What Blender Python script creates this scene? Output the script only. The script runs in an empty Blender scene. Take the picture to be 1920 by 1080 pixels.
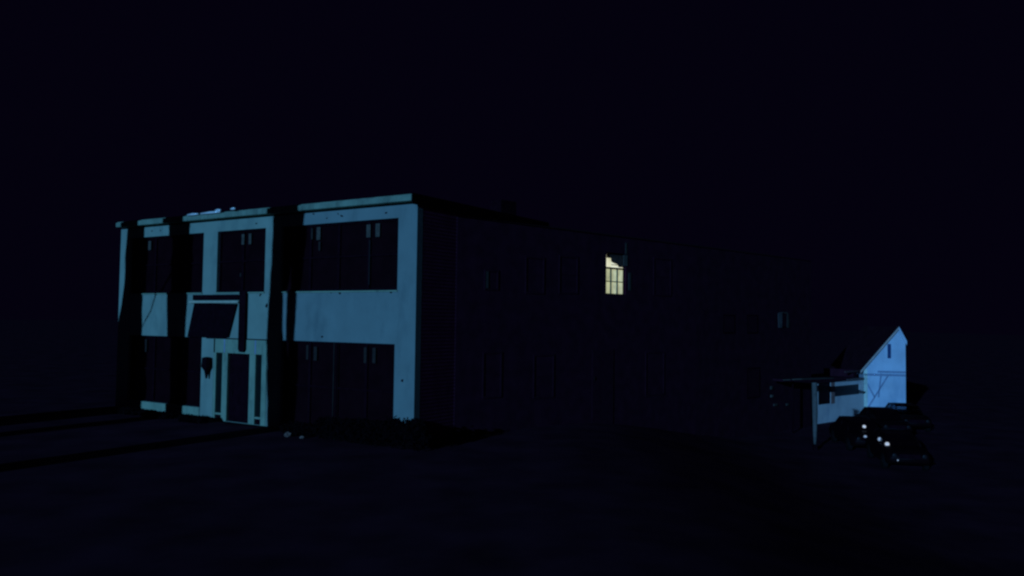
import bpy, bmesh, math, random
from mathutils import Vector, Matrix
random.seed(7)
S = bpy.context.scene
C = S.collection

# ------------------------------------------------------------------ camera
EYE = Vector((0, 0, 4.15))
FPX, PITCH, ROLL = 1500.0, math.atan(62 / 1500.0), 0.013
cam_d = bpy.data.cameras.new('camera'); cam = bpy.data.objects.new('camera', cam_d); C.objects.link(cam)
S.camera = cam
cam_d.sensor_width = 36; cam_d.lens = 36 * FPX / 1920; cam_d.clip_end = 3000; cam_d.clip_start = 0.05
fw = Vector((0, math.cos(PITCH), math.sin(PITCH)))
r0 = Vector((1, 0, 0)); u0 = r0.cross(fw)
rt = r0 * math.cos(ROLL) + u0 * math.sin(ROLL)
up = rt.cross(fw)
M = Matrix((rt, up, -fw)).transposed().to_4x4(); M.translation = EYE
cam.matrix_world = M

# ------------------------------------------------------------------ world, moon, exposure
w = bpy.data.worlds.new('World'); S.world = w; w.use_nodes = True
bg = w.node_tree.nodes['Background']
bg.inputs[0].default_value = (0.27, 0.15, 1.0, 1); bg.inputs[1].default_value = 0.0042
LH = Vector((-0.5, -0.866, 0)).normalized(); EL = math.radians(10)
LDIR = Vector((LH.x * math.cos(EL), LH.y * math.cos(EL), math.sin(EL)))     # towards the light
sd = bpy.data.lights.new('moonlight', 'SUN'); so = bpy.data.objects.new('moonlight', sd); C.objects.link(so)
sd.energy = 2.0; sd.angle = math.radians(0.5); sd.color = (0.14, 0.44, 1.0)
so.rotation_euler = LDIR.to_track_quat('Z', 'Y').to_euler(); so.location = (-20, -30, 30)
S.view_settings.view_transform = 'Standard'; S.view_settings.look = 'None'
S.view_settings.exposure = 0; S.view_settings.gamma = 1
S.cycles.filter_width = 2.4

def ray(px, py):
    return (fw * FPX + rt * (px - 960) - up * (py - 540)).normalized()

# ------------------------------------------------------------------ materials
def mat(name, col, rough=0.8, var=0.25, scale=3.0, bump=0.0, metal=0.0, spec=0.3, stain=None, stain_scale=1.2, brick=False, emit=None):
    m = bpy.data.materials.new(name); m.use_nodes = True
    nt = m.node_tree; N = nt.nodes; L = nt.links; p = N['Principled BSDF']
    p.inputs['Roughness'].default_value = rough; p.inputs['Metallic'].default_value = metal
    p.inputs['Specular IOR Level'].default_value = spec
    tc = N.new('ShaderNodeTexCoord')
    nz = N.new('ShaderNodeTexNoise'); nz.inputs['Scale'].default_value = scale; nz.inputs['Detail'].default_value = 6
    L.new(tc.outputs['Object'], nz.inputs['Vector'])
    cr = N.new('ShaderNodeValToRGB'); L.new(nz.outputs['Fac'], cr.inputs[0])
    cr.color_ramp.elements[0].position = 0.3; cr.color_ramp.elements[1].position = 0.7
    cr.color_ramp.elements[0].color = (*[c * (1 - var) for c in col], 1)
    cr.color_ramp.elements[1].color = (*[min(1, c * (1 + var)) for c in col], 1)
    out = cr.outputs[0]
    if brick:
        bt = N.new('ShaderNodeTexBrick'); bt.inputs['Scale'].default_value = 4
        bt.inputs['Mortar'].default_value = (col[0] * .5, col[1] * .5, col[2] * .5, 1)
        mp = N.new('ShaderNodeMapping'); mp.inputs['Rotation'].default_value = (math.pi / 2, 0, 0)
        L.new(tc.outputs['Object'], mp.inputs[0]); L.new(mp.outputs[0], bt.inputs['Vector'])
        L.new(out, bt.inputs['Color1']); L.new(out, bt.inputs['Color2']); out = bt.outputs[0]
    if stain:
        n2 = N.new('ShaderNodeTexNoise'); n2.inputs['Scale'].default_value = stain_scale; n2.inputs['Detail'].default_value = 8
        n2.inputs['Roughness'].default_value = 0.7
        mp2 = N.new('ShaderNodeMapping'); mp2.inputs['Scale'].default_value = (1, 1, .35)
        L.new(tc.outputs['Object'], mp2.inputs[0]); L.new(mp2.outputs[0], n2.inputs['Vector'])
        c2 = N.new('ShaderNodeValToRGB'); L.new(n2.outputs['Fac'], c2.inputs[0])
        c2.color_ramp.elements[0].position = 0.5; c2.color_ramp.elements[1].position = 0.75
        mx = N.new('ShaderNodeMixRGB'); L.new(c2.outputs[0], mx.inputs[0]); L.new(out, mx.inputs[1])
        mx.inputs[2].default_value = (*stain, 1); out = mx.outputs[0]
    L.new(out, p.inputs['Base Color'])
    if bump:
        b = N.new('ShaderNodeBump'); b.inputs['Strength'].default_value = bump; b.inputs['Distance'].default_value = 0.02
        n3 = N.new('ShaderNodeTexNoise'); n3.inputs['Scale'].default_value = 25; n3.inputs['Detail'].default_value = 5
        L.new(tc.outputs['Object'], n3.inputs['Vector']); L.new(n3.outputs['Fac'], b.inputs['Height']); L.new(b.outputs[0], p.inputs['Normal'])
    if emit:
        L.new(out, p.inputs['Emission Color']); p.inputs['Emission Strength'].default_value = emit
    return m

RENDER = mat('weathered_render', (.28, .36, .265), .85, .10, 1.1, .35, stain=(.17, .24, .19))
RENDER3 = mat('falloff_render', (.215, .275, .235), .85, .08, 1.1, .35, stain=(.14, .19, .17))  # darker, bluer tone paints in the light falling off to the right
RENDER2 = mat('grubby_render', (.27, .37, .235), .85, .12, 1.5, .35, stain=(.13, .19, .13), stain_scale=2.5)
SLAB = mat('roof_slab_paint', (.22, .30, .20), .8, .2, 2, .4, stain=(.09, .12, .09), stain_scale=3)
BRICK = mat('sooty_brick', (.040, .010, .020), .95, .3, 2, brick=True, spec=.05)
BRICK2 = mat('dark_brick', (.044, .010, .022), .95, .3, 2, brick=True, spec=.05)
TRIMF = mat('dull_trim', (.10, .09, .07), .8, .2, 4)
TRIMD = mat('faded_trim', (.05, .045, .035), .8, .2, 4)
GLASS = mat('dark_glass', (.012, .003, .005), .25, .2, 2, spec=.15)
GLASSB = mat('shop_glass', (.006, .012, .010), .3, .2, 2, spec=.5)
DARKP = mat('black_paint', (.013, .003, .0065), .8, .3, 5, spec=.03)
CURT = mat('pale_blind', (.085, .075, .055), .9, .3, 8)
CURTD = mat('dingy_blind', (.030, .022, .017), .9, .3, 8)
CANVAS = mat('black_canvas', (.009, .003, .006), .9, .3, 6, spec=.02)
GLINT = mat('glint_white', (.95, .95, .85), .15, .05, 6, spec=1.0)
TAR = mat('tar_roof', (.034, .009, .016), .95, .3, 2, spec=.05)
ASPH = mat('asphalt', (.060, .020, .034), .95, .35, .6, spec=.02)
PAVE = mat('pavement_stone', (.022, .018, .02), .95, .3, 1.5, spec=.05)
LEAF = mat('dark_leaves', (.005, .002, .003), .9, .4, 8, spec=.05)
BARK = mat('bark', (.012, .010, .008), .95, .3, 8, spec=.03)
WHITEW = mat('white_weatherboard', (.56, .68, .76), .75, .14, .8, .2, stain=(.34, .48, .60), stain_scale=.9)
ROWP = mat('maroon_paint', (.035, .009, .018), .9, .2, 4, spec=.03)
ROWG = mat('unlit_pane', (.030, .008, .015), .3, .2, 2, spec=.1)
ENDBRICK = mat('red_brick', (.25, .05, .12), .95, .3, 2, brick=True, spec=.05)
GREYW = mat('greyblue_boards', (.85, .86, .80), .8, .10, 1.0, .2, stain=(.62, .66, .68))
BATTEN = mat('greyblue_shadow', (.28, .34, .44), .8, .15, 3)
VERGE = mat('verge_board', (.50, .42, .36), .8, .15, 3)
POSTM = mat('post_paint', (.13, .11, .085), .8, .25, 4)
CARP = mat('black_car_paint', (.009, .003, .004), .5, .1, 3, spec=.04)
CHROME = mat('dull_chrome', (.014, .008, .008), .5, .1, 3, spec=.2)
RUBBER = mat('tyre_rubber', (.008, .008, .008), .9, .1, 5, spec=.05)
LAMP = mat('lit_marker_lens', (.9, .85, .75), .5, .3, 60, emit=.42)
LAMP2 = mat('dim_marker_lens', (.9, .85, .75), .5, .3, 60, emit=.16)
PAPER = mat('pale_paper', (.2, .13, .10), .9, .2, 10)
ROOMLIT = mat('lit_pane', (.66, .69, .42), .6, .30, 2.6, emit=.60)
ROOMLIT2 = mat('lit_pane_bright', (.92, .93, .60), .6, .25, 3, emit=.80)
BLIND = mat('dark_blind', (.09, .055, .04), .9, .4, 6)

# ------------------------------------------------------------------ helpers
def link(name, bm, m, parent=None, smooth=False):
    me = bpy.data.meshes.new(name)
    bmesh.ops.recalc_face_normals(bm, faces=bm.faces)
    bm.to_mesh(me); bm.free()
    if m: me.materials.append(m)
    if smooth:
        for p in me.polygons: p.use_smooth = True
    o = bpy.data.objects.new(name, me); C.objects.link(o)
    if parent: o.parent = parent
    return o
def tag(o, label=None, cat=None, group=None, kind=None):
    if label: o['label'] = label
    if cat: o['category'] = cat
    if group: o['group'] = group
    if kind: o['kind'] = kind
    return o
def empty(name, loc, basis=None):
    o = bpy.data.objects.new(name, None); C.objects.link(o); o.empty_display_size = .3
    m = basis.to_4x4() if basis else Matrix.Identity(4)
    m.translation = loc; o.matrix_world = m
    return o
def box(bm, a, b):
    (x0, y0, z0), (x1, y1, z1) = a, b
    vs = [bm.verts.new((x, y, z)) for x in (x0, x1) for y in (y0, y1) for z in (z0, z1)]
    for f in ((0, 1, 3, 2), (4, 6, 7, 5), (0, 4, 5, 1), (2, 3, 7, 6), (0, 2, 6, 4), (1, 5, 7, 3)):
        bm.faces.new([vs[i] for i in f])
def boxo(name, a, b, m, parent=None, bev=0.0):
    bm = bmesh.new(); box(bm, a, b)
    if bev:
        bmesh.ops.bevel(bm, geom=list(bm.edges), offset=bev, segments=2, affect='EDGES')
    return link(name, bm, m, parent)
def tube(bm, pts, rad, n=10):
    rings = []
    for i, p in enumerate(pts):
        p = Vector(p)
        d = (Vector(pts[min(i + 1, len(pts) - 1)]) - Vector(pts[max(i - 1, 0)])).normalized()
        a = d.orthogonal().normalized() if abs(d.z) < .9 else Vector((1, 0, 0))
        a = (a - d * a.dot(d)).normalized(); b = d.cross(a)
        rings.append([bm.verts.new(p + (a * math.cos(t) + b * math.sin(t)) * rad[i]) for t in [2 * math.pi * k / n for k in range(n)]])
    for r, s in zip(rings, rings[1:]):
        for k in range(n): bm.faces.new((r[k], r[(k + 1) % n], s[(k + 1) % n], s[k]))
    bm.faces.new(rings[0]); bm.faces.new(rings[-1])
def prism(bm, poly, y0, y1):           # poly in local x,z; extruded along local y
    a = [bm.verts.new((x, y0, z)) for x, z in poly]; b = [bm.verts.new((x, y1, z)) for x, z in poly]
    n = len(poly); bm.faces.new(a); bm.faces.new(b[::-1])
    for i in range(n): bm.faces.new((a[i], a[(i + 1) % n], b[(i + 1) % n], b[i]))
def wall(bm, x0, x1, z0, z1, y, th, holes):
    """upright slab in the local x,z plane, front face at y (front looks to -y), with rectangular openings"""
    xs = sorted(set([x0, x1] + [h for H in holes for h in H[:2] if x0 < h < x1]))
    zs = sorted(set([z0, z1] + [h for H in holes for h in H[2:] if z0 < h < z1]))
    solid = {}
    for i in range(len(xs) - 1):
        for j in range(len(zs) - 1):
            cx, cz = (xs[i] + xs[i + 1]) / 2, (zs[j] + zs[j + 1]) / 2
            solid[i, j] = not any(h[0] < cx < h[1] and h[2] < cz < h[3] for h in holes)
    V = {}
    def v(i, j, k):
        if (i, j, k) not in V: V[i, j, k] = bm.verts.new((xs[i], y + (th if k else 0), zs[j]))
        return V[i, j, k]
    for (i, j), s in solid.items():
        if not s: continue
        bm.faces.new((v(i, j, 0), v(i + 1, j, 0), v(i + 1, j + 1, 0), v(i, j + 1, 0)))
        bm.faces.new((v(i, j, 1), v(i, j + 1, 1), v(i + 1, j + 1, 1), v(i + 1, j, 1)))
        for di, dj, e in ((-1, 0, ((0, 0), (0, 1))), (1, 0, ((1, 0), (1, 1))), (0, -1, ((0, 0), (1, 0))), (0, 1, ((0, 1), (1, 1)))):
            if not solid.get((i + di, j + dj), False):
                (a, b), (c, d) = e
                bm.faces.new((v(i + a, j + b, 0), v(i + c, j + d, 0), v(i + c, j + d, 1), v(i + a, j + b, 1)))

class Frame:
    """local frame standing on the ground: x along the front, -y out of the front, z up"""
    def __init__(s, origin, xdir):
        s.o = Vector(origin); s.x = Vector(xdir).normalized(); s.z = Vector((0, 0, 1)); s.y = s.z.cross(s.x)
        s.basis = Matrix((s.x, s.y, s.z)).transposed()
    def at(s, px, py, y=0.0):          # where the sight line of a photo point meets the plane local y = y
        d = ray(px, py); p0 = s.o + s.y * y
        t = (p0 - EYE).dot(s.y) / d.dot(s.y)
        p = EYE + d * t - s.o
        return p.dot(s.x), p.dot(s.z)
    def w(s, x, y, z): return s.o + s.x * x + s.y * y + s.z * z

def ground_z(x, y):
    t = min(1, max(0, (x - 2) / 11)); t = t * t * (3 - 2 * t)
    return -1.75 * t
def ground_at(px, py):
    d = ray(px, py); lo, hi = 1, 400
    for _ in range(60):
        m = (lo + hi) / 2; p = EYE + d * m
        if p.z > ground_z(p.x, p.y): lo = m
        else: hi = m
    return EYE + d * lo
def leafy(bm, center, rad, n, size, hollow=.35):
    for _ in range(n):
        while True:
            v = Vector((random.uniform(-1, 1), random.uniform(-1, 1), random.uniform(-1, 1)))
            if hollow < v.length < 1: break
        v *= random.uniform(.75, 1.1)
        p = Vector(center) + Vector((v.x * rad[0], v.y * rad[1], v.z * rad[2]))
        a = Vector((random.gauss(0, 1), random.gauss(0, 1), random.gauss(0, 1))).normalized(); b = a.orthogonal().normalized()
        s = size * random.uniform(.6, 1.3)
        q = [bm.verts.new(p + a * s), bm.verts.new(p + b * s * .5), bm.verts.new(p - a * s), bm.verts.new(p - b * s * .5)]
        bm.faces.new(q)

# ------------------------------------------------------------------ ground, road, pavement
bm = bmesh.new(); G = {}
xs = [-400, -150, -60] + [-40 + 1.5 * i for i in range(60)] + [60, 100, 200, 400]
ys = [-120, -60, -30, -10, 0, 10, 20, 30, 40, 50, 60, 80, 120, 200, 500, 900]
for i, x in enumerate(xs):
    for j, y in enumerate(ys): G[i, j] = bm.verts.new((x, y, ground_z(x, y)))
for i in range(len(xs) - 1):
    for j in range(len(ys) - 1): bm.faces.new((G[i, j], G[i + 1, j], G[i + 1, j + 1], G[i, j + 1]))
tag(link('ground', bm, ASPH, smooth=True), kind='structure')

# ------------------------------------------------------------------ long two-storey rendered building on the left
dv = ray(-1380, 572); dv.z = 0
corner = EYE + ray(775, 833) * (EYE.z / -ray(775, 833).z)
F = Frame(corner, -dv)                  # x = 0 at the right corner, negative to the left
FX = lambda px, py, y=0: F.at(px, py, y)[0]
FZ = lambda px, py, y=0: F.at(px, py, y)[1]
def avg(*v): return sum(v) / len(v)
xL = FX(223, 560)
zTop = avg(FZ(786, 383), FZ(510, 405.5), FZ(357, 417.5))
zHead = avg(FZ(748, 408.6), FZ(498, 427.5), FZ(357, 438))
zSill = avg(FZ(745, 543.6), FZ(498, 547), FZ(300, 550))
zBand = avg(FZ(740, 646.3), FZ(501, 635.4), FZ(312, 631))
zPl = avg(FZ(269, 752.6), FZ(343, 760.4))
xW3 = (FX(526.5, 500), FX(746, 480)); xW2 = (FX(407, 490), FX(497, 490)); xW1 = (FX(243, 490), FX(381, 490))
xL1 = (FX(240, 690), FX(377, 690)); xL3 = (FX(526.5, 700), FX(739, 700))
print('F', corner, xL, zTop, zHead, zSill, zBand, zPl, xW3, xW2, xW1, xL1, xL3)
zPl3 = .0
DEPTH = 8.5
bldg = empty('rendered_building', F.w(0, 0, 0), F.basis)
tag(bldg, 'long two storey pale teal rendered building with wide black window openings and flat roof', 'building')
xs0, xs1 = FX(399, 720), FX(499, 720)       # shop front opening
zLint = FZ(450, 663)
holes = [(*xW3, zSill, zHead), (*xW2, zSill, zHead), (*xW1, zSill, zHead),
         (*xL1, zPl, zBand), (*xL3, -.25, zBand), (xs0, xs1, .02, zLint)]
xS = FX(524, 560)
hl = [h for h in holes if h[1] < xS]; hr = [h for h in holes if h[1] > xS]
bm = bmesh.new(); wall(bm, xL, xS, -.3, zTop, 0, .3, hl); link('front_wall', bm, RENDER, bldg)
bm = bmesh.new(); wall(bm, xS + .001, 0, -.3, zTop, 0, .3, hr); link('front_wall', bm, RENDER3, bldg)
# end wall, back wall and party wall in dark brick
boxo('side_wall', (-.302, .302, -2.3), (-.002, DEPTH, zTop), ENDBRICK, bldg)
boxo('back_wall', (xL, DEPTH + .002, -.3), (0, DEPTH + .3, zTop), BRICK, bldg)
boxo('party_wall', (xL + .002, .302, -.3), (xL + .3, DEPTH, zTop), BRICK, bldg)
boxo('upper_floor', (xL + .31, .31, zBand + .1), (-.31, DEPTH - .01, zBand + .3), TAR, bldg)
# roof slab with a small overhang, and the capping above
oh = .34
zS0 = FZ(783, 377, -oh); zS1 = FZ(783, 366, -oh)
print('slab', zS0 - zTop, zS1 - zTop)
sl = boxo('roof_slab', (xL + .12, -oh, zTop + .06), (0.0, DEPTH + .4, zTop + .06 + max(.16, zS1 - zS0)), SLAB, bldg, .012)
boxo('roof_covering', (xL, -oh + .12, zTop + .06 + max(.16, zS1 - zS0) + .003), (-.08, DEPTH + .3, zTop + .06 + max(.16, zS1 - zS0) + .055), SLAB, bldg, .02)
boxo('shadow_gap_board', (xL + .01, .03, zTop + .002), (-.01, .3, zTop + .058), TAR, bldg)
boxo('side_shade_board', (.002, -oh + .02, zTop - .05), (.03, DEPTH + .3, zTop + .32), DARKP, bldg)  # black board added to shade the roof slab's side edge
# short near-white gutter pieces, painted in only where the roof edge glints
for (a, b, yy) in ((352, 372, 404), (377, 413, 400.5), (404, 414, 396.5), (433, 441, 396)):
    bm = bmesh.new(); xa = FX(a, yy, -oh - .05); xb = FX(b, yy, -oh - .05); zz = zTop + .06 + max(.16, zS1 - zS0) + (.03 if yy > 398 else .10)
    tube(bm, [(xa, -oh - .05, zz), ((xa + xb) / 2, -oh - .055, zz + .008), (xb, -oh - .05, zz)], [.04, .055, .035], 10)
    link('gutter_glint', bm, GLINT, bldg, True)

def window(x0, x1, z0, z1, lights, blinds, m=CURT, rec=.12):
    """dark multi-light window in an opening of the rendered wall"""
    bm = bmesh.new(); t = .06
    cols = [x0 + .004, *[x0 + (x1 - x0) * k / lights for k in range(1, lights)], x1 - .004]
    hs = []
    for a, b in zip(cols, cols[1:]):
        zm = (z0 + z1) / 2
        hs += [(a + t, b - t, z0 + .08, zm - .03), (a + t, b - t, zm + .03, z1 - .07)]
    wall(bm, x0 + .004, x1 - .004, z0 + .004, z1 - .004, rec, .06, hs)
    f = link('window', bm, DARKP, bldg)
    boxo('pane', (x0 + .03, rec + .065, z0 + .03), (x1 - .03, rec + .08, z1 - .03), GLASS, f)
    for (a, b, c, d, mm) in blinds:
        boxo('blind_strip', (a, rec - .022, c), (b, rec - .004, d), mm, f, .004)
    return f
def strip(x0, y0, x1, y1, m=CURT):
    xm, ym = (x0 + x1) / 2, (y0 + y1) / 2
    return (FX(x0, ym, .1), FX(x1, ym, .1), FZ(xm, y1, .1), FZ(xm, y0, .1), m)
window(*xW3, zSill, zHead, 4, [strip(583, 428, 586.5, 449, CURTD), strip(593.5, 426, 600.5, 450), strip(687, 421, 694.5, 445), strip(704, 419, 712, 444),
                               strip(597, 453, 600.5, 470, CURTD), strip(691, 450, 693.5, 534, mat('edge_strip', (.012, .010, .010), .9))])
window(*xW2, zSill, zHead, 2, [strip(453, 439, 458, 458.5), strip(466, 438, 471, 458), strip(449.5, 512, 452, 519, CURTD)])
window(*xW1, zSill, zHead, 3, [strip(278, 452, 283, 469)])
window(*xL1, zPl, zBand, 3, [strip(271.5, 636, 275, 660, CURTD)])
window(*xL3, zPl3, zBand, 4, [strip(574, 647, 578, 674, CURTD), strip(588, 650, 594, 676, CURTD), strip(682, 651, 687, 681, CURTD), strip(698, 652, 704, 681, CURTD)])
# thin standpipe in front of the lower right opening
bm = bmesh.new(); xp = FX(625.5, 700, -.05); tube(bm, [(xp, -.05, .02), (xp, -.05, zBand - .01)], [.022, .022], 8)
link('standpipe', bm, CURTD, bldg, True)
# greener plinth proud of the wall below the left windows
for (a, b) in ((FX(225, 760), FX(374, 775)),):
    boxo('plinth', (a, -.03, -.3), (b, -.002, zPl - .004), RENDER2, bldg, .01)
# sills
for (a, b, z) in ((*xW3, zSill), (*xW2, zSill), (*xW1, zSill)):
    boxo('window_sill', (a - .03, -.045, z - .055), (b + .03, -.002, z - .002), RENDER2, bldg, .008)
# worn spots where render has come away
def blotch(px, py, r, ang=0, elong=1.6):
    cx, cz = F.at(px, py); bm = bmesh.new(); k = r
    pts = []
    for i in range(11):
        t = 2 * math.pi * i / 11; q = random.uniform(.6, 1.15)
        u, v = math.cos(t) * k * elong * q, math.sin(t) * k * q
        pts.append((cx + u * math.cos(ang) - v * math.sin(ang), cz + u * math.sin(ang) + v * math.cos(ang)))
    prism(bm, pts, -.006, -.001)
    link('missing_render', bm, DARKP, bldg)
for a in ((604, 631.5, .045), (754.5, 713.5, .055, 0, 1.1), (588, 401, .035), (613, 409, .03, 1, 1.4), (634, 401, .02, -.9, 3), (641, 405, .03, -.3, 3), (724, 399, .035),
          (620, 547.5, .055, 0, 1.3), (637, 548.5, .07, 0, 1.0), (733, 547.5, .06, 0, 1.2), (607, 546, .03), (720, 546, .03), (500, 573, .07, 1.5, 1.6), (488, 553, .05, .6, 1.5), (481, 419, .035),
          (285, 433, .03), (301, 432, .03), (294, 552, .03)):
    cxz = a; blotch(*a)
# shop front: lintel, posts, side lights, door
shop = boxo('shop_lintel', (xs0, -.03, zLint), (xs1 + .05, -.002, zBand - .03), RENDER2, bldg, .006)
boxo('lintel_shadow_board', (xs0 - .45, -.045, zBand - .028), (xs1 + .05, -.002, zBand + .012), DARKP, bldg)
for px in (402, 421, 479):
    x = FX(px, 650, -.03); boxo('lintel_groove', (x - .035, -.036, zLint + .01), (x + .035, -.031, zBand - .04), DARKP if px == 402 else BATTEN, bldg)
for (a, b) in ((399.5, 404.5), (416, 426), (467, 478.5), (490, 499.5)):
    boxo('shop_post', (FX(a, 725, .0), -.02, .0), (FX(b, 725, .0), .1, zLint - .002), RENDER2, bldg, .008)
for (a, b) in ((404.5, 416), (478.5, 490)):
    xa, xb = FX(a, 725) + .003, FX(b, 725) - .003
    g = boxo('side_light', (xa, .05, .32), (xb, .06, zLint - .004), GLASSB, bldg)
    boxo('rail', (xa, -.01, .24), (xb, .09, .315), RENDER2, g, .005)
    boxo('panel', (xa, .06, .0), (xb, .08, .238), DARKP, g)
door = boxo('door', (FX(426, 725) + .004, .1, .02), (FX(467, 725) - .004, .15, zLint - .01), DARKP, bldg, .008)
boxo('handle', (FX(432, 725), .06, 1.0), (FX(432, 725) + .03, .098, 1.25), CHROME, door)
boxo('door_step', (xs0 - .1, -.35, -.2), (xs1 + .1, -.03, .012), DARKP, bldg, .01)
# dark hanging shape on the pier left of the shop front
hx, hz = F.at(389, 690, -.1)
lan = empty('dark_hanging_shape', (0, 0, 0)); 
bm = bmesh.new(); box(bm, (hx - .05, -.12, hz + .1), (hx + .05, -.002, hz + .16)); tube(bm, [(hx, -.14, hz + .45), (hx, -.14, hz + .42), (hx, -.14, hz + .05), (hx, -.14, hz - .12), (hx, -.14, hz - .42)], [.06, .19, .21, .09, .035], 8)
bpy.data.objects.remove(lan)
ln = link('dark_hanging_shape', bm, DARKP, bldg)
# black board, white batten and sloping black awning over the door
boxo('fascia_board', (FX(361, 557, -.08), -.08, FZ(400, 562.5, -.08)), (FX(446, 557, -.08), -.047, FZ(400, 552.5, -.08)), DARKP, bldg, .008)
xa0, xa1 = FX(365, 568, -.06), FX(444, 569, -.06); za = FZ(400, 569, -.06)
boxo('awning_batten', (FX(354, 566, -.1), -.1, FZ(400, 568, -.1)), (FX(446, 566, -.1), -.05, FZ(400, 564.3, -.1)), mat('pale_batten', (.5, .5, .34), .7, .15, 4), bldg, .006)
bm = bmesh.new(); prism(bm, [F.at(*p, -.06) for p in ((365, 568.5), (444.5, 569.5), (428.5, 632), (420, 633.5), (352, 631.5))], -.085, -.045)
aw = link('slanted_panel', bm, CANVAS, bldg); aw['label'] = 'black slanted panel over the shop door'
# dark upright strip standing out beside the awning
bx0, bx1 = FX(448, 600, -.12), FX(460, 600, -.12); bz0, bz1 = FZ(454, 660, -.12), FZ(454, 547, -.12)
bm = bmesh.new(); prism(bm, [(bx0, bz1), (bx1, bz1), (bx1, bz0 + .1), (bx1 - .08, bz0), (bx0 + .08, bz0), (bx0, bz0 + .1)], -.14, -.05)
link('dark_upright', bm, DARKP, bldg)

# ------------------------------------------------------------------ clipped bushes along the foot of the building
def bush(px, py, halfw, seed, label, y=-.9):
    random.seed(seed)
    x, z = F.at(px, py, y); z = max(.25, z)
    bm = bmesh.new()
    n = random.randint(3, 4)
    for k in range(n):
        q = (k + .5) / n * 2 - 1
        leafy(bm, (q * halfw * .8, 0, z * random.uniform(.40, .5)), (halfw / n * 1.7, .3, z * .5), 520, .085, 0)
    root = empty('low_bush', F.w(x, y, 0), F.basis); tag(root, label, 'bush', 'low bushes along the rendered wall')
    link('foliage', bm, LEAF, root)
    bm = bmesh.new()
    for k in range(5): tube(bm, [(0, 0, -.05), (random.uniform(-.5, .5) * halfw, random.uniform(-.1, .1), z * .6)], [.02, .008], 5)
    link('stem', bm, BARK, root)
bush(760, 779, .95, 1, 'dark low bush at the right corner of the rendered building')
bush(690, 779, .95, 2, 'dark low bush under the right half of the lower right window')
bush(628, 782, .95, 3, 'dark low bush under the middle of the lower right window')
bush(560, 792, .8, 4, 'dark low bush at the left end of the lower right window, by the paper scraps')
bush(362, 786, .75, 5, 'dark low bush at the left side of the shop front pier')
bush(292, 777, .95, 6, 'dark low bush under the lower left window')
bush(240, 775, .8, 7, 'dark low bush at the far left end of the rendered building')

# paper scraps
for px, py, r, lb in ((541, 786, .13, 'larger crumpled pale paper scrap lying left of the bushes'), (567, 788, .07, 'smaller pale paper scrap to the right of the larger scrap')):
    random.seed(int(px)); p = ground_at(px, py + 14)
    p = F.o + F.x * F.at(px, py, -1.35)[0] + F.y * -1.35; zz = F.at(px, py, -1.35)[1]
    bm = bmesh.new(); bmesh.ops.create_icosphere(bm, subdivisions=2, radius=r)
    for v in bm.verts: v.co = Vector((v.co.x * 1.3, v.co.y, v.co.z * .8)) * random.uniform(.7, 1.15)
    zz = r * .6
    o = link('paper_scrap', bm, PAPER, None); o.location = (p.x, p.y, zz + ground_z(p.x, p.y)); tag(o, lb, 'paper', 'paper scraps by the wall')

# ------------------------------------------------------------------ unseen trees, added and shaped to throw the dark bands across the front
def to_tree(px, py, t):                 # move from a point of the front back along the light
    x, z = F.at(px, py); return F.w(x, 0, z) + LDIR * t
def shadow_caster_tree(bands, t, label, crown_r=2.6):
    """bands: list of stems, each a list of (left px, right px, y px) on the front wall that the stem shades"""
    foot = None; bmt = bmesh.new(); tops = []
    stems = []
    for st in bands:
        pts, rad = [], []
        for (a, b, y) in st:
            pa, pb = to_tree(a, y, t), to_tree(b, y, t)
            pts.append((pa + pb) / 2); rad.append((pa - pb).length / 2 * .98)
        stems.append((pts, rad))
    base = stems[0][0][0].copy(); foot = Vector((base.x, base.y, ground_z(base.x, base.y)))
    root = empty('shadow_caster_tree', foot); tag(root, label, 'tree', 'unseen trees added to shade the rendered building')
    for pts, rad in stems:
        p0 = pts[0].copy(); q = p0.copy(); q.z = foot.z - .2
        if (q - foot).length > 0.5: q.xy = (q.xy + foot.xy) / 2
        P = [q] + pts; R = [rad[0] * 1.05] + rad
        last = P[-1] + Vector((0, 0, 1.6)); P.append(last); R.append(R[-1] * .7)
        tops.append((last, R[-1]))
        dense = []; dr = []
        for k in range(len(P) - 1):
            for s in range(5):
                u = s / 5; dense.append(P[k].lerp(P[k + 1], u) - foot); dr.append((R[k] * (1 - u) + R[k + 1] * u) * random.uniform(.94, 1.06))
        dense.append(P[-1] - foot); dr.append(R[-1])
        tube(bmt, dense, dr, 12)
    for tp, r in tops:
        for k in range(6):
            a = k * 1.05 + random.random(); L = random.uniform(1.5, crown_r)
            e = tp + Vector((math.cos(a) * L, math.sin(a) * L, random.uniform(1.0, 2.6)))
            m = tp.lerp(e, .5) + Vector((0, 0, .3))
            tube(bmt, [tp - foot, m - foot, e - foot], [r * .6, r * .3, .04], 7)
    link('shadow_caster_trunk', bmt, BARK, root, True)
    bmc = bmesh.new(); c = sum((tp for tp, r in tops), Vector()) / len(tops) - foot + Vector((0, 0, 2.9))
    for k in range(9):
        a = random.random() * 6.28; q = random.uniform(.2, .75) * crown_r
        leafy(bmc, c + Vector((math.cos(a) * q, math.sin(a) * q, random.uniform(-.5, 1.3))), (1.1, 1.1, .9), 330, .14, .3)
    link('shadow_caster_crown', bmc, LEAF, root)
TD = 13.5
random.seed(31)
shadow_caster_tree([[(196, 268, 770), (214, 268, 640), (230, 267, 560), (238, 272, 430), (240, 273, 400)]], TD, 'unseen shadow casting tree nearest the left end of the rendered building')
shadow_caster_tree([[(310.5, 343, 790), (311, 344, 740), (312, 350, 600), (314, 354, 500), (316, 357, 430), (317, 358, 400)]], TD, 'unseen shadow casting tree second from the left end of the rendered building')
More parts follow.
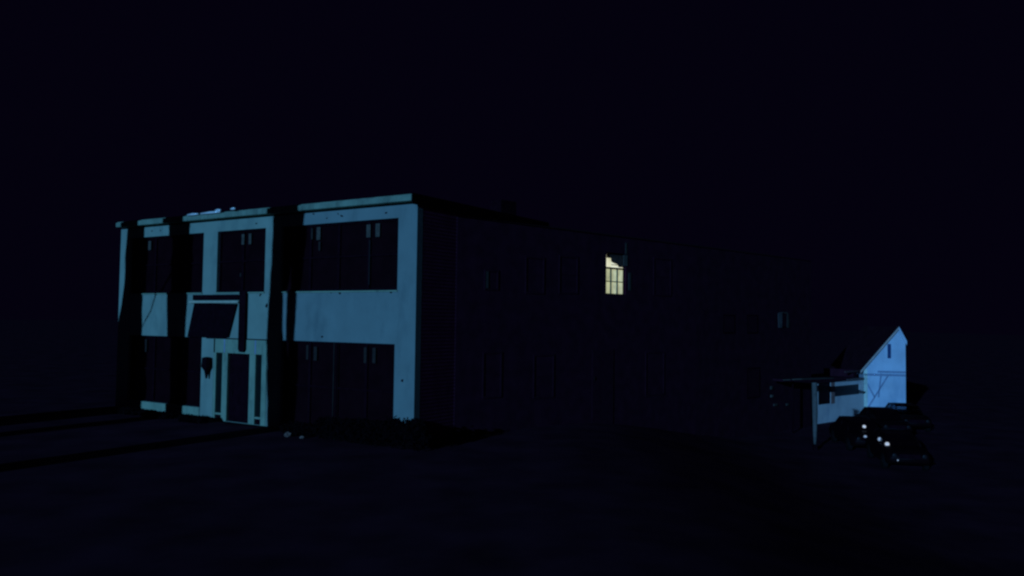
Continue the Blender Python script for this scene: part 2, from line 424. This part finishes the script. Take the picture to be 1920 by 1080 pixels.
shadow_caster_tree([[(501, 536, 790), (500, 534, 700), (500.5, 530, 620), (505, 531, 548), (509, 545, 470), (512, 550, 400)],
             [(530, 552, 700), (535, 552, 640), (538, 557, 548), (540, 565, 470), (540, 572, 400)]], TD, 'unseen twin stemmed shadow casting tree between the shop front and the wide right windows')

tr = [o for o in bpy.data.objects if o.name == 'shadow_caster_tree.001'][0]
bm = bmesh.new(); tube(bm, [to_tree(*p, TD) - tr.location for p in ((318, 505), (303, 530), (291, 555), (283, 582), (273, 600), (266, 614))], [.07, .05, .04, .035, .035, .02], 6)
link('shadow_branch', bm, BARK, tr, True)  # drooping limb added to throw the thin slanting shadow on the left bay
# ------------------------------------------------------------------ dark terrace running back on the right of it
RX = Vector((.73, .68, 0)).normalized()
R = Frame(F.w(.05, 2.2, 0), RX)
RF = lambda px, py, y=0: R.at(px, py, y)
def row_window(par, px0, py0, px1, py1, trim, lit=False, jw=.07):
    x0, z1 = RF(px0, py0); x1, z0 = RF(px1, py1)
    bm = bmesh.new(); wall(bm, x0, x1, z0, z1, -.03, .09, [(x0 + jw, x1 - jw, z0 + jw, z1 - jw)])
    f = link('window', bm, trim, par)
    boxo('pane', (x0 + jw, .02, z0 + jw), (x1 - jw, .03, z1 - jw), ROWG, f)
    boxo('meeting_rail', (x0 + jw + .002, -.01, (z0 + z1) / 2 - .025), (x1 - jw - .002, .018, (z0 + z1) / 2 + .025), ROWP, f)
    return f
lx0, lz1 = RF(1137, 473); lx1, lz0 = RF(1173, 553)
zEave1 = 7.9; kmid = 15.0; kend = RF(1521, 700)[0]
print('row', lx0, lx1, lz0, lz1, kend, R.w(kend, 0, 0))
h1 = empty('dark_house', R.w(0, 0, 0), R.basis); tag(h1, 'unlit brick house with one glowing yellow sash window upstairs', 'house')
bm = bmesh.new(); wall(bm, 0, kmid, -2.6, zEave1, 0, .3, [(lx0, lx1, lz0, lz1)]); 
for a, b in (((0, .302, -2.6), (.3, 7, zEave1)), ((kmid - .3, .302, -2.6), (kmid, 7, zEave1)), ((0, 7.002, -2.6), (kmid, 7.3, zEave1))): box(bm, a, b)
link('wall', bm, BRICK2, h1)
bm = bmesh.new(); bx = [(0 - .1, -.06, zEave1 + .003), (kmid, -.06, zEave1 + .003), (kmid, 7.5, zEave1 + .003), (-.1, 7.5, zEave1 + .003), (-.1, 3.6, zEave1 + .7), (kmid, 3.6, zEave1 + .7)]
v = [bm.verts.new(p) for p in bx]
for f in ((0, 1, 5, 4), (3, 4, 5, 2), (0, 4, 3), (1, 2, 5), (0, 3, 2, 1)): bm.faces.new([v[i] for i in f])
rf = link('roof', bm, TAR, h1)
bm = bmesh.new(); box(bm, (5, 3.2, zEave1 + .3), (5.9, 3.9, zEave1 + 1.5)); link('chimney', bm, DARKP, rf)
# the lit sash window
BARM = mat('cream_bar', (.35, .34, .2), .7)
W = lx1 - lx0; zm = RF(1155, 503)[1]
bm = bmesh.new(); j = .035
wall(bm, lx0 + .003, lx1 - .003, lz0 + .003, lz1 - .003, .08, .08, [(lx0 + j, lx1 - j, lz0 + j, zm - .035), (lx0 + j, lx1 - j, zm + .035, lz1 - j)])
lw = link('window', bm, DARKP, h1); tag(lw, 'glowing window with barred lower sash')
boxo('lower_pane', (lx0 + j + .002, .145, lz0 + j + .002), (lx1 - j - .002, .155, zm - .037), ROOMLIT, lw)
boxo('head_board', (lx0 + j, .10, RF(1155, 478)[1]), (lx1 - j, .14, lz1 - j), BLIND, lw)
boxo('upper_pane', (lx0 + j + .002, .145, zm + .037), (lx1 - j - .002, .155, lz1 - j - .002), ROOMLIT2, lw)
for q in (.335, .66):
    x = lx0 + W * q; boxo('glazing_bar', (x - .038, .10, lz0 + j + .002), (x + .038, .14, zm - .037), BARM, lw)
zq = RF(1155, 528)[1]; boxo('glazing_bar', (lx0 + j + .002, .105, zq - .022), (lx1 - j - .002, .138, zq + .022), BARM, lw)
# half-drawn dark blind and net over the upper sash
def wp(px, py): return RF(px, py, .1)
bm = bmesh.new(); prism(bm, [wp(1138, 474), wp(1172, 474), wp(1172, 501.5), wp(1161, 501), wp(1158, 495.5), wp(1152, 493.5), wp(1148, 491.5), wp(1146.5, 489), wp(1146, 484), wp(1138, 483)], .105, .125)
link('blind', bm, BLIND, lw)
bm = bmesh.new(); prism(bm, [wp(1146, 495.6), wp(1158, 496.2), wp(1158, 497.6), wp(1146, 496.8)], .10, .104); link('blind_cord', bm, CURT, lw)
# timber trims beside it that just catch the light
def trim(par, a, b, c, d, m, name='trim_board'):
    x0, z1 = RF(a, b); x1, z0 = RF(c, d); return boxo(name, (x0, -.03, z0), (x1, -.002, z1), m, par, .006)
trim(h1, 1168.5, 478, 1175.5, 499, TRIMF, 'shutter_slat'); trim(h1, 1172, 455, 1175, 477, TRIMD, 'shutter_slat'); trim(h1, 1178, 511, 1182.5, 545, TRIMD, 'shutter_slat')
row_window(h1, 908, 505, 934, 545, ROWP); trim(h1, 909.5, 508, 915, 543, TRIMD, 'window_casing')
for a in ((985, 480, 1020, 552), (1048, 478, 1083, 552), (1225, 482, 1258, 556), (905, 660, 940, 745), (1000, 665, 1038, 745), (1210, 660, 1245, 740)):
    row_window(h1, *a, ROWP)
x0, z1 = RF(1110, 655); x1, _ = RF(1150, 655); dz = -1.3
dr = boxo('door', (x0, -.03, dz - 1.0), (x1, -.002, z1), ROWP, h1, .01); boxo('handle', (x0 + .1, -.07, z1 - 1.3), (x0 + .14, -.032, z1 - 1.15), CHROME, dr)

h2 = empty('dark_house', R.w(kmid + .01, 0, 0), R.basis); tag(h2, 'unlit brick house further back with one faint arched window frame upstairs', 'house')
off = kmid + .01
bm = bmesh.new(); ze2 = 7.9
wall(bm, 0, kend - off, -3.2, ze2, 0, .3, [])
for a, b in (((0, .302, -3.2), (.3, 7, ze2)), ((kend - off - .3, .302, -3.2), (kend - off, 7, ze2)), ((0, 7.002, -3.2), (kend - off, 7.3, ze2))): box(bm, a, b)
link('wall', bm, BRICK, h2)
bm = bmesh.new(); k2 = kend - off; bx = [(.01, -.05, ze2 + .003), (k2, -.05, ze2 + .003), (k2, 7.5, ze2 + .003), (.01, 7.5, ze2 + .003), (.01, 3.6, ze2 + .7), (k2, 3.6, ze2 + .7)]
v = [bm.verts.new(p) for p in bx]
for f in ((0, 1, 5, 4), (3, 4, 5, 2), (0, 4, 3), (1, 2, 5), (0, 3, 2, 1)): bm.faces.new([v[i] for i in f])
link('roof', bm, TAR, h2)
class Sh(Frame):
    pass
def rw2(px, py, y=0): x, z = R.at(px, py, y); return x - off, z
def win2(a, b, c, d):
    x0, z1 = rw2(a, b); x1, z0 = rw2(c, d)
    bm = bmesh.new(); wall(bm, x0, x1, z0, z1, -.03, .028, [(x0 + .06, x1 - .06, z0 + .06, z1 - .06)]); f = link('window', bm, DARKP, h2)
    boxo('pane', (x0 + .06, -.02, z0 + .06), (x1 - .06, -.003, z1 - .06), ROWG, f); return f
fx = win2(1459, 586, 1477, 614)
x0, z1 = rw2(1457, 584.5); x1, z0 = rw2(1479, 615)
def casing(name, pts, m): bm = bmesh.new(); prism(bm, [rw2(*p) for p in pts], -.05, -.031); return link(name, bm, m, fx)
casing('casing_board', [(1457.5, 588), (1460, 585.5), (1465.5, 585), (1465, 614.5), (1458.5, 614.5)], mat('pale_casing', (.10, .09, .085), .8))
casing('casing_board', [(1466, 585), (1474, 585), (1477, 587.5), (1474.5, 589), (1466, 586.8)], TRIMD)
casing('casing_board', [(1474.5, 589.3), (1477.5, 588.3), (1478.5, 614.5), (1474, 614.5)], TRIMD)
win2(1400, 590, 1420, 625); win2(1355, 590, 1377, 625); win2(1400, 690, 1424, 745)
for (a, b, c, d) in ((1444, 740.5, 1448, 744.5), (1443.5, 724, 1447, 730), (1449.5, 757, 1456, 760.5), (1473, 756.5, 1477, 760)):  # small pale blocks standing in for tiny glints
    x0, z1 = rw2(a, b); x1, z0 = rw2(c, d); boxo('glint_block', (x0, -.08, z0), (x1, -.002, z1), TRIMF if b == 740.5 else TRIMD, h2, .008)

# ------------------------------------------------------------------ white gabled house on the right, set lower down
GD = 52.0; GZ = -1.75
dgx = Vector((.985, -.17, 0))
g0 = EYE + ray(1619.5, 700) * (GD / ray(1619.5, 700).y)
H = Frame((g0.x, g0.y, GZ), dgx)
ga = empty('white_gabled_house', H.w(0, 0, 0), H.basis); tag(ga, 'small white boarded house with steep lopsided gable and narrow attic slit', 'house')
hx = lambda px, py, y=0: H.at(px, py, y)
xe = hx(1698, 680)[0]; ax, az = hx(1684, 617); ez = hx(1620, 691)[1]; rz = hx(1698, 641)[1]
print('gable', xe, ax, az, ez, rz)
s0x, s1z = hx(1664, 645); s1x, s0z = hx(1671, 672)
bm = bmesh.new()
# gable wall in cells around the slit
A = bm.verts.new
def poly_wall(pts): 
    prism(bm, pts, 0, .2)
def slopeL(x): return ez + (az - ez) * x / ax
poly_wall([(0, -.3), (s0x, -.3), (s0x, slopeL(s0x)), (0, ez)])
poly_wall([(s0x, -.3), (s1x, -.3), (s1x, s0z), (s0x, s0z)])
poly_wall([(s0x, s1z), (s1x, s1z), (s1x, slopeL(s1x)), (s0x, slopeL(s0x))])
poly_wall([(s1x, -.3), (xe, -.3), (xe, rz), (ax, az), (s1x, slopeL(s1x))])
bmesh.ops.remove_doubles(bm, verts=bm.verts, dist=.0005)
link('gable_wall', bm, WHITEW, ga)
boxo('attic_slit', (s0x + .002, .08, s0z + .002), (s1x - .002, .1, s1z - .002), mat('slit_board', (.02, .06, .16), .8), ga)
bm = bmesh.new(); box(bm, (0, .202, -.3), (.2, 8, ez - .02)); box(bm, (xe - .2, .202, -.3), (xe, 8, rz - .02)); box(bm, (0, 8.002, -.3), (xe, 8.2, ez)); link('side_walls', bm, WHITEW, ga)
bm = bmesh.new()
t = .1; pts = [(-.22, ez - .28), (ax, az + .02), (xe + .03, rz - .05), (xe + .03, rz - .05 + t), (ax, az + .02 + t * 1.4), (-.22, ez - .28 + t)]
prism(bm, pts, -.16, 8.4); link('roof', bm, TAR, ga)
bm = bmesh.new(); pts = [(-.24, ez - .32), (ax, az - .02), (ax, az + .16), (-.24, ez - .14)]; prism(bm, pts, -.20, -.163); link('verge_board', bm, VERGE, ga)
bm = bmesh.new(); pts = [(ax + .002, az - .16), (xe + .03, rz - .22), (xe + .03, rz + .06), (ax + .002, az + .16)]; prism(bm, pts, -.20, -.163); link('verge_board', bm, WHITEW, ga)
bz = hx(1660, 703)[1]
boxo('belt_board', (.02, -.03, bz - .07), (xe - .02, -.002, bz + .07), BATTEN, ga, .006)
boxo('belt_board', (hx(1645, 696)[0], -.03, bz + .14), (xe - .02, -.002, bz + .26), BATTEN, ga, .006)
boxo('corner_board', (0, -.03, -.3), (.22, -.0305 + .029, ez - .05), mat('corner_paint', (.62, .74, .60), .8), ga, .006)
for (a, b) in (((1665, 704), (1627, 765)), ((1622, 712), (1640, 745)), ((1647, 745), (1652, 700))):  # darker strips painted in for slanting shadows on the gable
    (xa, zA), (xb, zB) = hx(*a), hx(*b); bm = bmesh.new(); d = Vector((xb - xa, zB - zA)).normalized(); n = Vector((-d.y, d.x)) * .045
    prism(bm, [(xa + n.x, zA + n.y), (xb + n.x, zB + n.y), (xb - n.x, zB - n.y), (xa - n.x, zA - n.y)], -.022, -.001); link('shadow_strip', bm, BATTEN, ga)
# low wing to the left of it
p1 = H.w(-.02, .0, 0); d0 = ray(1532, 700); 
p0 = EYE + d0 * (48.0 / d0.y); wx = Vector((p1.x - p0.x, p1.y - p0.y, 0))
Wg = Frame((p0.x, p0.y, GZ), wx); WL = wx.length
wq = lambda px, py, y=0: Wg.at(px, py, y)
wg = ga
bm = bmesh.new(); zt = wq(1600, 712)[1]; zt0 = wq(1560, 716)[1]; ztop = (zt + zt0) / 2
o1 = (wq(1534.5, 740)[0], wq(1557.5, 740)[0], wq(1545, 758)[1], ztop - .03); o2 = (wq(1565, 730)[0], wq(1611, 730)[0], wq(1590, 741)[1], wq(1590, 722)[1])
wall(bm, 0, WL, -.3, ztop, 0, .18, [o1, o2])
def in_house(o):                          # built in the wing's own frame, parented to the house
    o.parent = ga; o.matrix_parent_inverse = Matrix.Identity(4)
    o.matrix_local = (ga.matrix_world.inverted()) @ (Wg.basis.to_4x4() if False else Matrix.Translation(Wg.o) @ Wg.basis.to_4x4())
    return o
bpy.context.view_layer.update()
in_house(link('wing_wall', bm, GREYW))
in_house(boxo('end_shade_board', (-.04, -.01, -.3), (-.002, .2, ztop), DARKP))  # black board added to keep the brightly lit wall end dark
wd = in_house(boxo('wing_window', (o1[0] + .002, .02, o1[2] + .002), (o1[1] - .002, .13, o1[3] - .01), GLASS))
in_house(boxo('wing_window', (o2[0] + .002, .02, o2[2] + .002), (o2[1] - .002, .09, o2[3] - .01), mat('wing_pane', (.012, .006, .008), .5)))
in_house(boxo('window_post', (o1[1] - .0, -.014, o1[2] - .02), (o2[0] - .0, -.002, ztop), mat('rosy_post', (.34, .20, .17), .8), None, .01))
bm = bmesh.new(); box(bm, (-.3, -.10, ztop + .003), (WL - .15, 5.5, ztop + .10)); in_house(link('wing_roof', bm, TAR))
in_house(boxo('wing_fascia', (wq(1588, 708, -.13)[0], -.13, ztop + .0), (WL - .2, -.103, ztop + .11), mat('wing_fascia', (.17, .13, .12), .8), None, .006))
in_house(boxo('ridge_flashing', (wq(1597, 689, -.1)[0], .3, ztop + .45), (WL + .1, .38, ztop + .55), mat('dull_flashing', (.10, .05, .05), .8), None, .006))
bm = bmesh.new(); a = wq(1597, 688, .5)
prism(bm, [(a[0], ztop + .10), (WL, ztop + .10), (WL, ztop + .42), (a[0], ztop + .60)], .4, 2.4); in_house(link('roof_hump', bm, TAR))
# flat carport roof on posts in front
CD = 42.7
def cpt(px, py, y): d = ray(px, py); return EYE + d * (y / d.y)
a = cpt(1469, 712, CD); b = cpt(1592, 707, CD + 2.6)
cp = empty('canopy', (cpt(1528, 830, CD).x, CD, GZ)); tag(cp, 'narrow flat canopy with broken pale edge reaching left from the low wing', 'canopy')
ax0 = cp.location
cx = (b - a); cdir = Vector((cx.x, cx.y, 0)).normalized()
K = Frame((a.x, a.y, GZ), cdir)
cp.matrix_world = Matrix.Translation(K.o) @ K.basis.to_4x4()
ln_ = cx.xy.length; zc = K.at(1500, 711)[1]
boxo('roof', (0, .03, zc - .10), (ln_ + .1, .75, zc + .02), TAR, cp)
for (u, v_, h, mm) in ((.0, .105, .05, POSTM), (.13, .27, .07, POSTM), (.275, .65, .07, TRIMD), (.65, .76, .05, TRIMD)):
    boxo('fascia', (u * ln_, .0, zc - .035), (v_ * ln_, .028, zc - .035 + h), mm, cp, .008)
mxp = K.at(1527, 770)[0]
pf = cpt(1528, 831, 38.0); PZ = ground_z(pf.x, 38.0); zt_ = cpt(1526.5, 717, 38.0).z - PZ
tpost = empty('gate_post', (pf.x, 38.0, PZ)); tag(tpost, 'slender pale post standing left of the low wing, in front of the canopy', 'post')
pt = bmesh.new(); tube(pt, [(0, 0, .28), (0, 0, .8), (.01, 0, 1.7), (-.02, 0, zt_)], [.06, .09, .125, .12], 10)
link('post', pt, mat('pale_post', (.12, .115, .10), .8, .25, 5), tpost, True)
boxo('footing', (-.09, -.09, -.3), (.09, .09, .278), DARKP, tpost)
pt = bmesh.new(); box(pt, (-.15, -.13, zt_ + .002), (.12, .13, zt_ + .05)); link('cap', pt, DARKP, tpost)
pt = bmesh.new(); tube(pt, [(mxp - 1.0, .6, -.1), (mxp - 1.0, .6, zc - .105)], [.05, .05], 10); link('post', pt, DARKP, cp, True)

# ------------------------------------------------------------------ parked cars
def make_car(Lc=4.4, wd=1.72):
    root = empty('parked_car', (0, 0, 0))
    # body: cross sections along x (front at +x)
    prof = [(-2.2, .42, .74, .80), (-2.12, .30, .86, .84), (-1.5, .26, .94, .86), (-.6, .24, .95, .86), (.5, .24, .94, .86), (1.3, .26, .90, .85), (2.0, .30, .80, .80), (2.2, .40, .66, .74)]
    bm = bmesh.new(); rings = []
    for x, zb_, zt_, hw in prof:
        s = [(-hw, zb_ + .1), (-hw * .96, zb_), (hw * .96, zb_), (hw, zb_ + .1), (hw, zt_ - .16), (hw * .93, zt_ - .03), (hw * .5, zt_), (-hw * .5, zt_), (-hw * .93, zt_ - .03), (-hw, zt_ - .16)]
        rings.append([bm.verts.new((x, y, z)) for y, z in s])
    for r, s in zip(rings, rings[1:]):
        for k in range(10): bm.faces.new((r[k], r[(k + 1) % 10], s[(k + 1) % 10], s[k]))
    bm.faces.new(rings[0]); bm.faces.new(rings[-1])
    body = link('body', bm, CARP, root, True)
    md = body.modifiers.new('soft', 'BEVEL'); md.width = .03; md.segments = 2; md.limit_method = 'ANGLE'
    # cabin pillars and roof
    bm = bmesh.new(); rings = []
    for x, z, hw in ((-1.55, .92, .74), (-1.05, 1.36, .60), (-.3, 1.43, .61), (.35, 1.36, .60), (1.0, .92, .74)):
        rings.append((x, z, hw))
    top = [(-1.05, 1.36, .60), (-.3, 1.43, .61), (.35, 1.36, .60)]
    for x, z, hw in top: pass
    tv = [[bm.verts.new((x, y, zz)) for y, zz in ((-hw, z - .05), (-hw * .8, z), (hw * .8, z), (hw, z - .05), (hw * .9, z - .08), (-hw * .9, z - .08))] for x, z, hw in top]
    for r, s in zip(tv, tv[1:]):
        for k in range(6): bm.faces.new((r[k], r[(k + 1) % 6], s[(k + 1) % 6], s[k]))
    bm.faces.new(tv[0]); bm.faces.new(tv[-1])
    for sy in (-1, 1):
        tube(bm, [(-1.52, sy * .72, .90), (-1.03, sy * .58, 1.33)], [.06, .05], 6)
        tube(bm, [(.98, sy * .72, .90), (.33, sy * .58, 1.33)], [.035, .035], 6)
        tube(bm, [(-.32, sy * .76, .90), (-.32, sy * .59, 1.36)], [.035, .035], 6)
    link('cabin_roof', bm, CARP, root, True)
    def quad(name, P, m):
        bm = bmesh.new(); a = [bm.verts.new(p) for p in P]; bm.faces.new(a)
        o = link(name, bm, m, root); s = o.modifiers.new('thick', 'SOLIDIFY'); s.thickness = .008; return o
    quad('windscreen', [(.98, -.68, .90), (.98, .68, .90), (.36, .55, 1.33), (.36, -.55, 1.33)], CARGL)
    quad('rear_window', [(-1.52, -.68, .90), (-1.52, .68, .90), (-1.06, .55, 1.33), (-1.06, -.55, 1.33)], CARGL)
    for sy in (-1, 1):
        quad('side_window', [(-.34, sy * .74, .92), (-1.45, sy * .73, .92), (-1.02, sy * .59, 1.32), (-.34, sy * .60, 1.35)], CARGL)
        quad('side_window', [(.92, sy * .73, .92), (-.30, sy * .74, .92), (-.30, sy * .60, 1.35), (.32, sy * .59, 1.32)], CARGL)
    for x in (-1.35, 1.35):
        for sy in (-1, 1):
            bm = bmesh.new(); tube(bm, [(x, sy * .68, .31), (x, sy * .70, .31), (x, sy * .86, .31), (x, sy * .88, .31)], [.28, .31, .31, .28], 20)
            t_ = link('wheel', bm, RUBBER, root)
            bm = bmesh.new(); tube(bm, [(x, sy * .87, .31), (x, sy * .89, .31), (x, sy * .90, .31)], [.18, .18, .10], 14); link('rim', bm, CHROME, t_)
    for x, nm in ((2.2, 'front_bumper'), (-2.2, 'rear_bumper')):
        bm = bmesh.new(); tube(bm, [(x - .12 * (1 if x > 0 else -1), -.84, .48), (x + .03 * (1 if x > 0 else -1), -.6, .48), (x + .06 * (1 if x > 0 else -1), 0, .48), (x + .03 * (1 if x > 0 else -1), .6, .48), (x - .12 * (1 if x > 0 else -1), .84, .48)], [.05] * 5, 8)
        link(nm, bm, CARP, root, True)
    for sy in (-1, 1):
        bm = bmesh.new(); tube(bm, [(2.14, sy * .56, .66), (2.20, sy * .56, .66), (2.215, sy * .56, .66)], [.095, .09, .05], 12); link('headlight', bm, CHROME, root)
        bm = bmesh.new(); box(bm, (-2.22, sy * .62 - .1, .62), (-2.15, sy * .62 + .1, .72)); link('tail_light', bm, DARKP, root)
    boxo('grille', (2.15, -.4, .56), (2.21, .4, .74), DARKP, root, .01)
    return root
cg = bpy.data.materials.new('car_window'); cg.use_nodes = True
pb = cg.node_tree.nodes['Principled BSDF']; pb.inputs['Base Color'].default_value = (.35, .38, .42, 1); pb.inputs['Roughness'].default_value = .05
pb.inputs['Transmission Weight'].default_value = 1; pb.inputs['IOR'].default_value = 1.05
CARGL = cg
CARDK = mat('dark_car_glass', (.006, .002, .003), .2, .2, 2, spec=.1)
def tree_of(o): return [o] + [d for c in o.children for d in tree_of(c)]
def copy_tree(o, parent=None):
    c = o.copy(); C.objects.link(c); c.parent = parent
    if parent: c.matrix_parent_inverse = o.matrix_parent_inverse.copy()
    for ch in o.children: copy_tree(ch, c)
    return c
car0 = make_car()
labels = ['black parked car in front of the low wing, roof outlined against its wall', 'black parked car before the middle of the white gable wall, second from the house',
          'black parked car closest to the white gable wall, pale light seen through its windows', 'nearest black parked car, two marker lamps glowing at its near end']
specs = [(1609, 39.3, 262), (1655, 44.0, 264), (1697, 46.6, 260), (1681, 34.6, 257)]
cars = []
for i, (px, dist, rot) in enumerate(specs):
    c = car0 if i == 0 else copy_tree(car0)
    d = ray(px, 800); x = d.x / d.y * dist
    c.location = (x, dist, ground_z(x, dist)); c.rotation_euler = (0, 0, math.radians(rot))
    tag(c, labels[i], 'car', 'dark cars parked by the white house'); cars.append(c)
for i, c in enumerate(cars):
    for ch in c.children:
        if i != 2 and ch.name.split('.')[0] in ('windscreen', 'rear_window', 'side_window'):
            ch.material_slots[0].link = 'OBJECT'; ch.material_slots[0].material = CARDK
bpy.context.view_layer.update()
def marker(car, px, py, depth, r, m, name='marker_lamp'):
    p = cpt(px, py, depth); loc = car.matrix_world.inverted() @ p
    bm = bmesh.new(); bmesh.ops.create_uvsphere(bm, u_segments=12, v_segments=8, radius=r)
    for v in bm.verts: v.co = v.co + loc
    link(name, bm, m, car, True)
def near_depth(car, px, py):               # distance of the car's surface behind this photo point
    dg = bpy.context.evaluated_depsgraph_get(); d = ray(px, py)
    ok, loc, *_ = S.ray_cast(dg, EYE, d, distance=200)
    return loc.y if ok else None
for car, px, py, r, m in ((cars[0], 1620.5, 800, .085, LAMP), (cars[0], 1622.5, 819, .075, LAMP2), (cars[3], 1649.5, 823.5, .085, LAMP2), (cars[3], 1663.5, 833, .095, LAMP), (cars[3], 1683.5, 863, .03, LAMP2)):
    dd = near_depth(car, px, py); print('lamp', px, py, dd)
    if dd and dd < 52: marker(car, px, py, dd - .02, r, m)
    else: marker(car, px, py, {0: 39.5, 3: 36}[cars.index(car)], r, m)
